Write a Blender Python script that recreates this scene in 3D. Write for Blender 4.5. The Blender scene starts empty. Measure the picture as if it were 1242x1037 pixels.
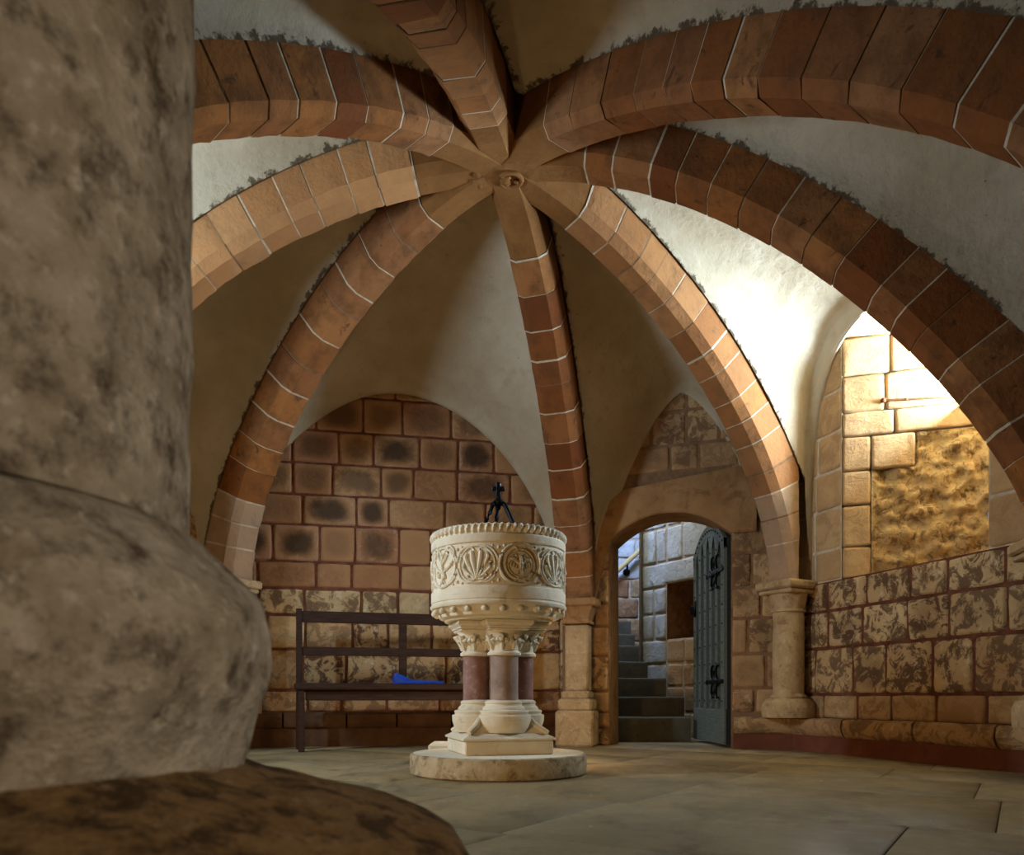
import bpy, math, random
from mathutils import Vector, Matrix, noise

C = bpy.context.scene.collection
PI = math.pi
F, CX, CY, EYE = 951.0, 621.0, 845.0, 0.36      # focal length in pixels, principal column, horizon row, eye height
def at(px, py, Y):                                # a measured point of the photograph at distance Y
    return Vector(((px - CX) / F * Y, Y, EYE + (CY - py) / F * Y))

# ------------------------------------------------------------------ mesh helper
class MB:
    def __init__(s):
        s.v = []; s.f = []; s.m = []; s.sm = []; s.col = []; s.uv = []
    def add(s, verts, faces, mat=0, smooth=False, col=(.5, 0, 0, 0), uv=None):
        b = len(s.v)
        s.v.extend([tuple(p) for p in verts])
        for f in faces:
            s.f.append([i + b for i in f]); s.m.append(mat); s.sm.append(smooth); s.col.append(col)
            s.uv.append([uv[i] for i in f] if uv else [(.5, .5)] * len(f))
    def grid(s, P, mat=0, smooth=True, col=(.5, 0, 0, 0), uv=None, wrap_u=False, wrap_v=False, flip=False):
        nu, nv = len(P), len(P[0])
        vs = [p for row in P for p in row]
        us = [p for row in uv for p in row] if uv else None
        fs = []
        for i in range(nu if wrap_u else nu - 1):
            for j in range(nv if wrap_v else nv - 1):
                a = i * nv + j; b = ((i + 1) % nu) * nv + j
                c = ((i + 1) % nu) * nv + (j + 1) % nv; d = i * nv + (j + 1) % nv
                fs.append((a, d, c, b) if flip else (a, b, c, d))
        s.add(vs, fs, mat, smooth, col, us)
    def box(s, lo, hi, mat=0, col=(.5, 0, 0, 0), M=None, bev=0.0):
        x0, y0, z0 = lo; x1, y1, z1 = hi
        if bev <= 0:
            vs = [Vector(p) for p in ((x0,y0,z0),(x1,y0,z0),(x1,y1,z0),(x0,y1,z0),(x0,y0,z1),(x1,y0,z1),(x1,y1,z1),(x0,y1,z1))]
            fs = [(0,3,2,1),(4,5,6,7),(0,1,5,4),(1,2,6,5),(2,3,7,6),(3,0,4,7)]
        else:
            b = bev; vs = []; fs = []
            idx = {}
            for sx in (0, 1):
                for sy in (0, 1):
                    for sz in (0, 1):
                        X = (x0, x1)[sx]; Y = (y0, y1)[sy]; Z = (z0, z1)[sz]
                        dx = b if sx == 0 else -b; dy = b if sy == 0 else -b; dz = b if sz == 0 else -b
                        idx[sx,sy,sz] = (len(vs), len(vs)+1, len(vs)+2)
                        vs += [Vector((X, Y+dy, Z+dz)), Vector((X+dx, Y, Z+dz)), Vector((X+dx, Y+dy, Z))]
            q = lambda k, L: [idx[p][k] for p in L]
            fs.append(q(0, [(0,0,0),(0,0,1),(0,1,1),(0,1,0)])); fs.append(q(0, [(1,0,0),(1,1,0),(1,1,1),(1,0,1)]))
            fs.append(q(1, [(0,0,0),(1,0,0),(1,0,1),(0,0,1)])); fs.append(q(1, [(0,1,0),(0,1,1),(1,1,1),(1,1,0)]))
            fs.append(q(2, [(0,0,0),(0,1,0),(1,1,0),(1,0,0)])); fs.append(q(2, [(0,0,1),(1,0,1),(1,1,1),(0,1,1)]))
            for a in (0, 1):
                for c in (0, 1):
                    fs.append([idx[a,c,0][0], idx[a,c,1][0], idx[a,c,1][1], idx[a,c,0][1]])
                    fs.append([idx[a,0,c][0], idx[a,1,c][0], idx[a,1,c][2], idx[a,0,c][2]])
                    fs.append([idx[0,a,c][1], idx[1,a,c][1], idx[1,a,c][2], idx[0,a,c][2]])
            for k in idx: fs.append(list(idx[k]))
        if M is not None: vs = [M @ p for p in vs]
        s.add(vs, fs, mat, False, col)
    def lathe(s, prof, n=48, mat=0, smooth=True, col=(.5, 0, 0, 0), c=(0, 0, 0), fn=None, cap=True):
        P = []
        for (r, z) in prof:
            row = []
            for k in range(n):
                a = 2 * PI * k / n
                rr = r if fn is None else fn(r, z, a)
                row.append(Vector((c[0] + rr * math.cos(a), c[1] + rr * math.sin(a), c[2] + z)))
            P.append(row)
        s.grid(P, mat, smooth, col, wrap_v=True, flip=True)
        if cap:
            for row, fl in ((P[0], True), (P[-1], False)):
                s.add(row, [list(range(n))[::-1] if fl else list(range(n))], mat, False, col)
    def tube(s, pts, r, n=8, mat=0, smooth=True, col=(.5, 0, 0, 0), cap=True, flat=1.0, up=None):
        pts = [Vector(p) for p in pts]; P = []
        rad = r if hasattr(r, '__len__') else [r] * len(pts)
        ref = Vector(up) if up is not None else None
        for i, p in enumerate(pts):
            t = (pts[min(i + 1, len(pts) - 1)] - pts[max(i - 1, 0)]).normalized()
            q = ref if ref is not None else (Vector((0, 0, 1)) if abs(t.z) < .9 else Vector((1, 0, 0)))
            u = t.cross(q).normalized(); w = u.cross(t).normalized()
            P.append([p + (u * math.cos(2*PI*k/n) + w * math.sin(2*PI*k/n) * flat) * rad[i] for k in range(n)])
        s.grid(P, mat, smooth, col, wrap_v=True)
        if cap:
            s.add(P[0], [list(range(n))], mat, False, col); s.add(P[-1], [list(range(n))[::-1]], mat, False, col)
    def ball(s, c, r, n=10, mat=0, col=(.5, 0, 0, 0), sc=(1, 1, 1), M=None):
        P = []
        for i in range(n // 2 + 1):
            th = PI * i / (n // 2)
            row = []
            for k in range(n):
                a = 2 * PI * k / n
                p = Vector((r*sc[0]*math.sin(th)*math.cos(a), r*sc[1]*math.sin(th)*math.sin(a), r*sc[2]*math.cos(th)))
                if M is not None: p = M @ p
                row.append(p + Vector(c))
            P.append(row)
        s.grid(P, mat, True, col, wrap_v=True)
    def build(s, name, mats, parent=None, loc=None):
        me = bpy.data.meshes.new(name)
        me.from_pydata(s.v, [], s.f)
        for m in (mats if isinstance(mats, (list, tuple)) else [mats]): me.materials.append(m)
        for i, p in enumerate(me.polygons):
            p.material_index = s.m[i]; p.use_smooth = s.sm[i]
        ca = me.color_attributes.new('blk', 'FLOAT_COLOR', 'CORNER')
        ul = me.uv_layers.new(name='blk_uv')
        k = 0
        for i, p in enumerate(me.polygons):
            for j in range(p.loop_total):
                ca.data[k].color = s.col[i]; ul.data[k].uv = s.uv[i][j]; k += 1
        if not name.startswith(('wall', 'ceiling', 'floor', 'window')): me.set_sharp_from_angle(angle=.62)
        me.update()
        o = bpy.data.objects.new(name, me); C.objects.link(o)
        if parent is not None: o.parent = parent
        if loc is not None: o.location = loc
        return o

def tag(o, label, cat, group=None):
    o['label'] = label; o['category'] = cat
    if group: o['group'] = group
    return o
def thing(name, label, cat, loc=(0, 0, 0), rz=0.0, group=None):
    o = bpy.data.objects.new(name, None); C.objects.link(o)
    o.location = loc; o.rotation_euler = (0, 0, rz)
    return tag(o, label, cat, group)
def struct(o, label=None):
    o['kind'] = 'structure'
    if label: o['label'] = label
    return o

# ------------------------------------------------------------------ materials
class NT:
    def __init__(s, name):
        s.mat = bpy.data.materials.new(name); s.mat.use_nodes = True
        s.t = s.mat.node_tree; s.t.nodes.clear()
        s.out = s.n('ShaderNodeOutputMaterial'); s.b = s.n('ShaderNodeBsdfPrincipled')
        s.l(s.b.outputs[0], s.out.inputs[0])
        s.co = s.n('ShaderNodeTexCoord').outputs['Object']
    def n(s, t): return s.t.nodes.new(t)
    def l(s, a, b): s.t.links.new(a, b)
    def noise(s, scale, detail=6, rough=.6, stretch=None, dist=0.0):
        n = s.n('ShaderNodeTexNoise'); n.inputs['Scale'].default_value = scale
        n.inputs['Detail'].default_value = detail; n.inputs['Roughness'].default_value = rough
        n.inputs['Distortion'].default_value = dist
        if stretch:
            m = s.n('ShaderNodeMapping'); m.inputs['Scale'].default_value = stretch
            s.l(s.co, m.inputs[0]); s.l(m.outputs[0], n.inputs['Vector'])
        else: s.l(s.co, n.inputs['Vector'])
        return n.outputs[0]
    def ramp(s, x, a, b, lo=0.0, hi=1.0):
        m = s.n('ShaderNodeMapRange'); m.interpolation_type = 'SMOOTHSTEP'
        for i, v in enumerate((a, b, lo, hi)): m.inputs[i + 1].default_value = v
        s.l(x, m.inputs[0]); return m.outputs[0]
    def math(s, op, a, b=None):
        m = s.n('ShaderNodeMath'); m.operation = op
        for i, x in enumerate((a, b)):
            if x is None: continue
            if isinstance(x, (int, float)): m.inputs[i].default_value = x
            else: s.l(x, m.inputs[i])
        return m.outputs[0]
    def mix(s, fac, a, b):
        m = s.n('ShaderNodeMix'); m.data_type = 'RGBA'
        if isinstance(fac, (int, float)): m.inputs[0].default_value = fac
        else: s.l(fac, m.inputs[0])
        for i, x in ((6, a), (7, b)):
            if isinstance(x, tuple): m.inputs[i].default_value = (*x[:3], 1)
            else: s.l(x, m.inputs[i])
        return m.outputs[2]
    def attr(s):
        a = s.n('ShaderNodeAttribute'); a.attribute_name = 'blk'
        sp = s.n('ShaderNodeSeparateColor'); s.l(a.outputs['Color'], sp.inputs[0])
        return sp.outputs[0], sp.outputs[1], sp.outputs[2], a.outputs['Alpha']
    def uv(s):
        u = s.n('ShaderNodeUVMap'); u.uv_map = 'blk_uv'
        sp = s.n('ShaderNodeSeparateXYZ'); s.l(u.outputs[0], sp.inputs[0])
        return sp.outputs[0], sp.outputs[1]
    def finish(s, col, rough=.85, bump=None, bdist=.01, bstr=.6, metal=0.0, spec=.12):
        if isinstance(col, tuple): s.b.inputs['Base Color'].default_value = (*col[:3], 1)
        else: s.l(col, s.b.inputs['Base Color'])
        if isinstance(rough, (int, float)): s.b.inputs['Roughness'].default_value = rough
        else: s.l(rough, s.b.inputs['Roughness'])
        s.b.inputs['Metallic'].default_value = metal
        s.b.inputs['Specular IOR Level'].default_value = spec
        if bump is not None:
            bp = s.n('ShaderNodeBump'); bp.inputs['Distance'].default_value = bdist; bp.inputs['Strength'].default_value = bstr
            s.l(bump, bp.inputs['Height']); s.l(bp.outputs[0], s.b.inputs['Normal'])
        return s.mat

def mat_blocks():            # coursed sandstone: tone, soot, mottle and redness differ stone by stone
    t = NT('coursed_sandstone'); R, G, B, A = t.attr(); u, v = t.uv()
    n1 = t.noise(5, 8, .65); n2 = t.noise(16, 9, .7, dist=.4); n3 = t.noise(10, 8, .72, dist=.8); n4 = t.noise(60, 4, .6)
    c = t.mix(R, (.36, .22, .095), (.54, .385, .19))
    c = t.mix(A, c, (.235, .095, .042))
    c = t.mix(t.ramp(n1, .35, .7, 0, .5), c, (.33, .18, .075))
    dk = t.math('MULTIPLY', t.ramp(n3, .47, .54), B)
    c = t.mix(t.math('MULTIPLY', dk, .92), c, (.075, .035, .018))
    pale = t.math('MULTIPLY', t.ramp(n2, .55, .66), B)
    c = t.mix(t.math('MULTIPLY', pale, .6), c, (.60, .50, .32))
    uu = t.math('MULTIPLY', t.math('MULTIPLY', u, t.math('SUBTRACT', 1.0, u)), 4.0)
    vv = t.math('MULTIPLY', t.math('MULTIPLY', v, t.math('SUBTRACT', 1.0, v)), 4.0)
    d = t.math('ADD', t.math('MULTIPLY', uu, vv), t.math('MULTIPLY', t.math('SUBTRACT', n1, .5), 1.0))
    soot = t.math('MULTIPLY', t.ramp(d, .15, .85), G)
    c = t.mix(t.math('MULTIPLY', soot, .93), c, (.035, .022, .014))
    edge = t.math('MULTIPLY', t.ramp(d, .42, .08), t.ramp(G, .2, .9, 0, .22))
    c = t.mix(edge, c, (.36, .25, .17))
    h = t.math('ADD', t.math('ADD', t.math('MULTIPLY', n3, .9), t.math('MULTIPLY', n2, .6)), t.math('MULTIPLY', n4, .25))
    return t.finish(c, .9, h, .014, .8)
def mat_mortar(name, a, b):
    t = NT(name); n = t.noise(14, 7, .65)
    return t.finish(t.mix(t.ramp(n, .35, .7), a, b), .95, n, .012, .7)
def mat_plaster():
    t = NT('limewashed_plaster'); n1 = t.noise(1.6, 7, .6); n2 = t.noise(9, 8, .65); n3 = t.noise(26, 6, .6); n4 = t.noise(5.5, 10, .75, dist=1.2)
    c = t.mix(t.ramp(n1, .3, .7), (.30, .235, .143), (.405, .34, .24))
    c = t.mix(t.ramp(n2, .5, .72, 0, .4), c, (.235, .185, .115))
    c = t.mix(t.ramp(n4, .665, .72, 0, .75), c, (.13, .09, .05))
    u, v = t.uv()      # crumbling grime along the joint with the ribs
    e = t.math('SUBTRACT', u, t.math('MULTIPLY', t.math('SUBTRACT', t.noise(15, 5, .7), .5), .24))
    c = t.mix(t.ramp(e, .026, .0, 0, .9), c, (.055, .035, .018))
    sp = t.noise(34, 3, .5); c = t.mix(t.ramp(sp, .745, .78, 0, .8), c, (.10, .06, .03))
    h = t.math('ADD', t.math('MULTIPLY', n2, 1.0), t.math('MULTIPLY', n3, .35))
    return t.finish(c, .95, h, .02, .55)
def mat_rib():
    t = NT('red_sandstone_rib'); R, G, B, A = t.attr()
    n1 = t.noise(7, 7, .65); n2 = t.noise(28, 7, .65); n3 = t.noise(12, 6, .6, dist=.6)
    c = t.mix(R, (.140, .038, .009), (.275, .105, .026))
    c = t.mix(G, c, (.28, .135, .055))
    c = t.mix(t.ramp(n1, .40, .68, 0, .7), c, (.10, .040, .013))
    c = t.mix(t.ramp(n3, .60, .70, 0, .7), c, (.05, .024, .013))
    c = t.mix(A, c, (.52, .42, .28)); c = t.mix(B, c, (.56, .30, .125))  # B: daylight on the brighter ribs, put into the stone colour as peach
    h = t.math('ADD', n2, t.math('MULTIPLY', n1, .6))
    return t.finish(c, .88, h, .008, .7)
def mat_simple_stone(name, a, b, dark, sc=6, bd=.008, rough=.85, thr=(.55, .75), damt=.7, pale=None, spec=.12, dist=.7):
    t = NT(name); n1 = t.noise(sc, 8, .65); n2 = t.noise(sc * 4, 8, .65); n3 = t.noise(sc * 1.7, 9, .72, dist=dist)
    c = t.mix(t.ramp(n1, .3, .7), a, b)
    c = t.mix(t.ramp(n3, thr[0], thr[1], 0, damt), c, dark)
    if pale: c = t.mix(t.ramp(n2, .55, .7, 0, .6), c, pale)
    h = t.math('ADD', n2, t.math('MULTIPLY', n3, .8))
    return t.finish(c, rough, h, bd, .7, spec=spec)
def mat_floor():
    t = NT('worn_flagstones'); R, G, B, A = t.attr()
    n1 = t.noise(1.3, 7, .6); n2 = t.noise(9, 8, .68); n3 = t.noise(3.2, 9, .7, stretch=(1, .6, 1), dist=.5); sp = t.noise(30, 2, .4)
    c = t.mix(R, (.235, .17, .075), (.32, .245, .125))
    c = t.mix(t.ramp(n1, .35, .65, 0, .55), c, (.18, .14, .075))
    c = t.mix(t.ramp(n3, .48, .64, 0, .7), c, (.10, .07, .032))
    c = t.mix(t.ramp(n2, .56, .72, 0, .4), c, (.36, .31, .21))
    c = t.mix(t.ramp(sp, .765, .785, 0, .8), c, (.75, .72, .65))
    r = t.ramp(n2, .3, .75, .42, .75)
    h = t.math('ADD', t.math('MULTIPLY', n3, .8), t.math('MULTIPLY', n2, .5))
    return t.finish(c, r, h, .008, .5, spec=.35)
def mat_wood(name, a, b, rough=.5):
    t = NT(name); n = t.noise(3, 7, .6, stretch=(3, 30, 30)); n2 = t.noise(8, 5, .6)
    c = t.mix(t.ramp(n, .3, .7), a, b)
    return t.finish(c, rough, n, .003, .5)
def mat_plain(name, c, rough, metal=0.0, sc=30, bd=.002, var=.25):
    t = NT(name); n = t.noise(sc, 5, .6)
    d = tuple(x * (1 - var) for x in c)
    return t.finish(t.mix(t.ramp(n, .35, .65), c, d), rough, n, bd, .5, metal)

BLK = mat_blocks()
MORT = mat_mortar('dark_red_mortar', (.085, .028, .014), (.16, .06, .03))
MORTL = mat_mortar('pale_lime_mortar', (.50, .42, .30), (.36, .27, .17))
MORTB = mat_mortar('brown_mortar', (.22, .125, .06), (.15, .08, .04))
PLA = mat_plaster()
RIB = mat_rib()
BOSS = mat_simple_stone('keystone_sandstone', (.145, .060, .015), (.205, .09, .025), (.075, .03, .009), 5, .006)
COLM = mat_simple_stone('weathered_pier_stone', (.34, .285, .205), (.62, .56, .45), (.085, .06, .038), 11, .035, thr=(.46, .68), damt=.9, pale=(.80, .74, .62), dist=.15)
PLIM = mat_simple_stone('grimy_plinth_stone', (.23, .135, .05), (.34, .22, .10), (.045, .028, .013), 9, .03, thr=(.46, .6), damt=.85, pale=(.44, .29, .17), dist=.15)
FONT = mat_simple_stone('cream_limestone', (.64, .55, .385), (.74, .655, .49), (.32, .235, .125), 7, .004, thr=(.54, .74), damt=.6)
FONTD = mat_simple_stone('stained_limestone', (.46, .36, .21), (.58, .48, .31), (.20, .12, .05), 6, .006, thr=(.48, .68), damt=.7, pale=(.62, .55, .42))
STEPS = mat_simple_stone('stained_step_stone', (.36, .275, .15), (.47, .38, .235), (.15, .085, .035), 7, .008, thr=(.46, .64), damt=.8, pale=(.55, .49, .38))
MARB = mat_simple_stone('red_marble', (.19, .085, .062), (.29, .165, .13), (.075, .035, .033), 9, .001, rough=.45, pale=(.42, .33, .29))
MARG = mat_simple_stone('grey_brown_marble', (.22, .15, .12), (.34, .25, .19), (.10, .075, .07), 8, .001, rough=.45, pale=(.42, .30, .18))
FLO = mat_floor()
JOINT = mat_mortar('floor_joint', (.085, .06, .032), (.13, .095, .055))
SHAFT = mat_simple_stone('shaft_sandstone', (.34, .225, .105), (.45, .325, .175), (.16, .075, .03), 8, .01, thr=(.50, .68), damt=.6, pale=(.52, .42, .28))
LINT = mat_simple_stone('lintel_sandstone', (.25, .13, .048), (.34, .19, .08), (.13, .055, .02), 4, .01, thr=(.48, .66), damt=.6)
RUB = mat_simple_stone('rough_rubble', (.33, .205, .075), (.45, .305, .13), (.11, .05, .016), 9, .02, thr=(.48, .62), damt=.8)
SKIRT = mat_simple_stone('red_painted_plinth', (.115, .035, .018), (.16, .055, .026), (.06, .02, .012), 5, .006)
DKSK = mat_simple_stone('dark_ledge_stone', (.085, .042, .022), (.13, .07, .038), (.035, .02, .012), 5, .008)
BENCHW = mat_wood('dark_oak', (.022, .011, .008), (.042, .022, .015), .5)
IRON = mat_plain('black_iron', (.018, .018, .02), .42, .6)
RUST = mat_plain('rusted_iron', (.16, .06, .025), .8, .2, 60)
DOORW = mat_wood('grey_green_door_wood', (.085, .098, .078), (.14, .155, .125), .6)
DOORD = mat_plain('dark_door_grooves', (.03, .032, .03), .7)
RAILW = mat_wood('pale_handrail_wood', (.52, .36, .13), (.62, .45, .18), .5)
BLUE = mat_plain('blue_plastic', (.015, .06, .38), .4, 0, 20)
STEPM = mat_simple_stone('worn_green_step_stone', (.075, .065, .042), (.11, .095, .062), (.03, .028, .02), 6, .006)
PASS = mat_simple_stone('stair_wall_stone', (.42, .41, .35), (.56, .55, .48), (.20, .15, .09), 5, .014, thr=(.53, .66), damt=.75)
GLASS = NT('leaded_glass'); GLASS.b.inputs['Transmission Weight'].default_value = 1.0; GLASS.b.inputs['IOR'].default_value = 1.05
GLASS = GLASS.finish((.85, .92, .95), .25)

# ------------------------------------------------------------------ rib curves (plan azimuth, reach, spring height, two curve powers)
RW, RC = .068, .045
BX, BY, BH = -.052, 4.14, 3.10
RIBS = {1: (-50.69, 2.85, 1.10, 1.322, 1.20), 2: (-15.0, 2.50, 1.063, 1.09, 1.503), 3: (30.54, 2.12, 1.124, 1.284, 1.152),
        4: (71.984, 1.62, 1.067, 1.264, 1.447), 5: (146.399, 2.14, 1.15, 1.21, 1.201), 6: (177.824, 2.45, 1.10, 1.049, 1.104),
        7: (227.346, 2.60, 1.10, 1.302, 1.126), 8: (259.5, 2.95, 1.56, 1.156, 1.798)}
def ribuv(k):
    a = math.radians(RIBS[k][0]); u = Vector((math.cos(a), math.sin(a), 0))
    return u, Vector((-u.y, u.x, 0))
def soff(k, t):
    az, R, z0, e1, e2 = RIBS[k]; th = min(max(t, 0), 1) * PI / 2
    return R * math.sin(th) ** e1, z0 + (BH - z0) * max(math.cos(th), 0) ** e2
def frame(k, t):
    h = 1e-3; t0, t1 = max(t - h, 0), min(t + h, 1)
    a, b = soff(k, t0), soff(k, t1); d = Vector((b[0] - a[0], b[1] - a[1])).normalized()
    return d, Vector((-d.y, d.x))
def ribpt(k, t, a=0.0, d=0.0):          # a: across the rib, d: out from the soffit
    u, w = ribuv(k); r, z = soff(k, t); T, N = frame(k, t)
    if t < .02: N = Vector((0, 1))
    r += N.x * d; z += N.y * d
    return Vector((BX, BY, z)) + u * r + w * a
FULLD = {}
def inside(p, margin):
    for a, b in zip(PLAN, PLAN[1:] + PLAN[:1]):
        d = (b - a).normalized(); n = Vector((d.y, -d.x))
        if (Vector((p.x, p.y)) - a).dot(n) < margin: return False
    return True
def fulld(k, t):                        # how deep the rib stands between its soffit and the vault web
    key = (k, round(t, 3))
    if key not in FULLD:
        x = min(max((t - .35) / .45, 0), 1); d = .24 + (.26 * x * x * (3 - 2 * x) if k != 8 else 0)
        if t > .35:
            while d > .06 and k != 8 and not all(inside(ribpt(k, t, a, d + .012), .032) for a in (-.115, .115)): d -= .01
        FULLD[key] = d
    return FULLD[key]
def webd(k, t): return min(.228, fulld(k, t) - .012)
def foot(k):
    return ribpt(k, 1.0)

# ------------------------------------------------------------------ plan of the walls (clockwise as seen from inside)
K1, K2, K3 = Vector((2.10, 1.60)), Vector((2.636, 3.20)), Vector((1.945, 5.33))
K3b, K4, K5 = Vector((.38, 5.895)), Vector((.38, 6.076)), Vector((-2.05, 5.59))
K6, K7 = Vector((-2.70, 4.15)), Vector((-2.20, 2.05))
B1, B2 = Vector((2.3, -1.6)), Vector((-2.4, -1.6))
TOP = 3.72
COLX, COLY = -.666, .822

PLAN = [K7, K6, K5, Vector((.42, 5.88)), K3, K2, K1]
class Wall:
    def __init__(s, p0, p1):
        s.p0 = p0; s.d = (p1 - p0); s.L = s.d.length; s.d = s.d / s.L; s.n = Vector((s.d.y, -s.d.x))
    def P(s, a, z, out=0.0):
        q = s.p0 + s.d * a + s.n * out
        return Vector((q.x, q.y, z))

def stone(mb, W, s0, s1, z0, z1, col, depth, rng, rough=.006, mat=0, corner=.16):
    w, h = s1 - s0, z1 - z0; cs, cz = (s0 + s1) / 2, (z0 + z1) / 2
    nx, nz = max(3, int(w / .045)), max(3, int(h / .045))
    ax = [-1, -1 + .012 / w, -1 + .04 / w] + [(-1 + 2 * i / nx) for i in range(1, nx)] + [1 - .04 / w, 1 - .012 / w, 1]
    az = [-1, -1 + .012 / h, -1 + .04 / h] + [(-1 + 2 * i / nz) for i in range(1, nz)] + [1 - .04 / h, 1 - .012 / h, 1]
    ax = sorted(set(round(x, 4) for x in ax)); az = sorted(set(round(x, 4) for x in az))
    P = []; U = []
    sd = rng.random() * 50; lean = (rng.random() - .5) * .010, (rng.random() - .5) * .010
    for a in ax:
        row = []; ur = []
        for b in az:
            e = max(abs(a), abs(b))
            k = (abs(a) ** 16 + abs(b) ** 16) ** (1 / 16.)
            sc = e / k if k > 0 else 1
            sa, sb = a * sc, b * sc
            s_ = cs + sa * w / 2; z_ = cz + sb * h / 2
            nn = noise.noise_vector(Vector((s_ * 9 + sd, z_ * 9, sd)))
            if e > .8: s_ += nn.x * .005; z_ += nn.y * .005
            edge = min((1 - abs(a)) * w / 2, (1 - abs(b)) * h / 2)
            pr = depth * min(1.0, (edge / .012)) ** .6 if edge > 0 else -.012
            if edge > 0: pr += nn.z * rough + noise.noise(Vector((s_ * 26, z_ * 26, sd))) * rough * .6 + lean[0] * sa + lean[1] * sb
            row.append(W.P(s_, z_, pr)); ur.append(((sa + 1) / 2, (sb + 1) / 2))
            if edge > 0: row[-1] = W.P(s_, z_, max(pr, .0035))
        P.append(row); U.append(ur)
    mb.grid(P, mat, True, col, U, flip=False)

def coursed(mb, W, s0, s1, courses, style, rng, wr=(.24, .42), gap=.006, depth=.009, rough=.005, mat=0):
    for z0, z1 in zip(courses[:-1], courses[1:]):
        s = s0; first = True
        while s < s1 - .02:
            w = rng.uniform(*wr) * (1 if not first else rng.uniform(.5, 1)); first = False
            e = s + w
            if s1 - e < wr[0] * .55: e = s1
            e = min(e, s1)
            stone(mb, W, s + gap, e - gap, z0 + gap, z1 - gap, style((s + e) / 2, (z0 + z1) / 2, rng), depth * rng.uniform(.6, 1.35), rng, rough, mat)
            s = e
def backing(mb, W, regions, mat=1, out=.0):
    for (a, b, z0, z1) in regions:
        mb.add([W.P(a, z0, out), W.P(b, z0, out), W.P(b, z1, out), W.P(a, z1, out)], [(0, 1, 2, 3)], mat)

# ================================================================== SETTING
# ---- floor: big worn flags laid on the skew
rng = random.Random(5)
mb = MB()
mb.add([(-4, -3, -.006), (4, -3, -.006), (4, 10, -.006), (-4, 10, -.006)], [(0, 1, 2, 3)], 1)
ca, sa = math.cos(math.radians(-33)), math.sin(math.radians(-33))
row_y = -6.5
while row_y < 9:
    hgt = rng.uniform(.5, .8); x = -7 + rng.random()
    while x < 7.5:
        w = rng.uniform(.55, 1.15)
        cxx, cyy = x + w / 2, row_y + hgt / 2
        wx, wy = ca * cxx - sa * cyy, sa * cxx + ca * cyy + 2.5
        if -3.1 < wx < 3.1 and -2.2 < wy < 9.3:
            g = .002; tilt = rng.uniform(-.0015, .0015); P = []
            for i, fx in enumerate((0, .008, .35, .65, .992, 1)):
                r_ = []
                for j, fy in enumerate((0, .012, .5, .988, 1)):
                    lx = x + g + (w - 2 * g) * fx; ly = row_y + g + (hgt - 2 * g) * fy
                    z = -.004 if (i in (0, 5) or j in (0, 4)) else 0.0 + tilt * (fx - .5)
                    z += .0012 * noise.noise(Vector((lx * 2.2, ly * 2.2, 3)))
                    r_.append((ca * lx - sa * ly, sa * lx + ca * ly + 2.5, z))
                P.append(r_)
            mb.grid(P, 0, True, (rng.random(), 0, 0, 0))
        x += w
    row_y += hgt
struct(mb.build('floor', [FLO, JOINT]), 'uneven worn flagstone floor laid diagonally')

# ---- back wall with the bench in front of it
WB = Wall(K5, K4)
cB = [.245, .408, .705, .953, 1.146, 1.342, 1.61, 1.83, 2.06, 2.30, 2.56, 2.80]
def styB(s, z, r):
    if z > 1.14:
        return (r.uniform(.0, .4), r.choice((.1, .3, .5, .7, .95)), r.uniform(.0, .4), r.uniform(.45, .9))
    if z > .40:
        return (r.uniform(.4, 1), r.choice((0, 0, 0, .15)), r.choice((.25, .5, .8, 1)), r.uniform(0, .22))
    return (r.uniform(.1, .5), .1, .6, r.uniform(.25, .5))
mb = MB(); rng = random.Random(11)
coursed(mb, WB, -.02, WB.L, cB[:6], styB, rng, (.23, .42)); coursed(mb, WB, -.02, WB.L, cB[5:], styB, rng, (.23, .42), gap=.0035)
backing(mb, WB, [(-.05, WB.L + .02, 0, TOP)])
struct(mb.build('wall_back', [BLK, MORT]), 'back wall of sooty squared sandstone blocks behind the bench')
# short return beside the pier
WRt = Wall(K4, K3b); mb = MB()
coursed(mb, WRt, 0, WRt.L, cB, styB, rng, (.15, .2)); backing(mb, WRt, [(0, WRt.L, 0, TOP)])
struct(mb.build('wall_return', [BLK, MORT]))

# ---- wall with the doorway
WD = Wall(K3b, K3); SL, SR = .3615, 1.223
def zarch(q): return 1.50 + .175 * (1 - abs(2 * q - 1) ** 2.2)
cD = [.245, .42, .655, .905, 1.12, 1.36, 1.60, 1.86, 2.12, 2.40, 2.70]
def styD(s, z, r):
    return (r.uniform(.2, .8), r.choice((0, .2, .3)), r.choice((.15, .3, .5, .7)), r.uniform(.1, .6))
mb = MB(); rng = random.Random(21)
coursed(mb, WD, .0, SL, [0, .13, .245, .40], styD, rng, (.16, .22), depth=.02)
coursed(mb, WD, .18, SL, [.40, .66, .88], styD, rng, (.2, .25), depth=.02)
coursed(mb, WD, .0, SL, [.88, 1.05, 1.30, 1.55, 1.80, 2.05], styD, rng, (.2, .3))
coursed(mb, WD, SR, WD.L, cD, styD, rng, (.2, .34))
coursed(mb, WD, SL - .1, SR + .06, [1.97, 2.16, 2.40, 2.65], styD, rng, (.2, .36))
backing(mb, WD, [(0, SL, 0, TOP), (SR, WD.L, 0, TOP)])
N = 24; q = [i / N for i in range(N + 1)]
low = [WD.P(SL + (SR - SL) * x, zarch(x), .002) for x in q]; hi = [WD.P(SL + (SR - SL) * x, TOP, .002) for x in q]
mb.grid([[a, b] for a, b in zip(low, hi)], 1, False)
path = [WD.P(SL, 0), *[WD.P(SL + (SR - SL) * x, zarch(x)) for x in q], WD.P(SR, 0)]
off = Vector((WD.n.x, WD.n.y, 0)) * -.30
mb.grid([[p, p + off * .5, p + off] for p in path], 2, False, (.4, 0, .3, .2))
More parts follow.
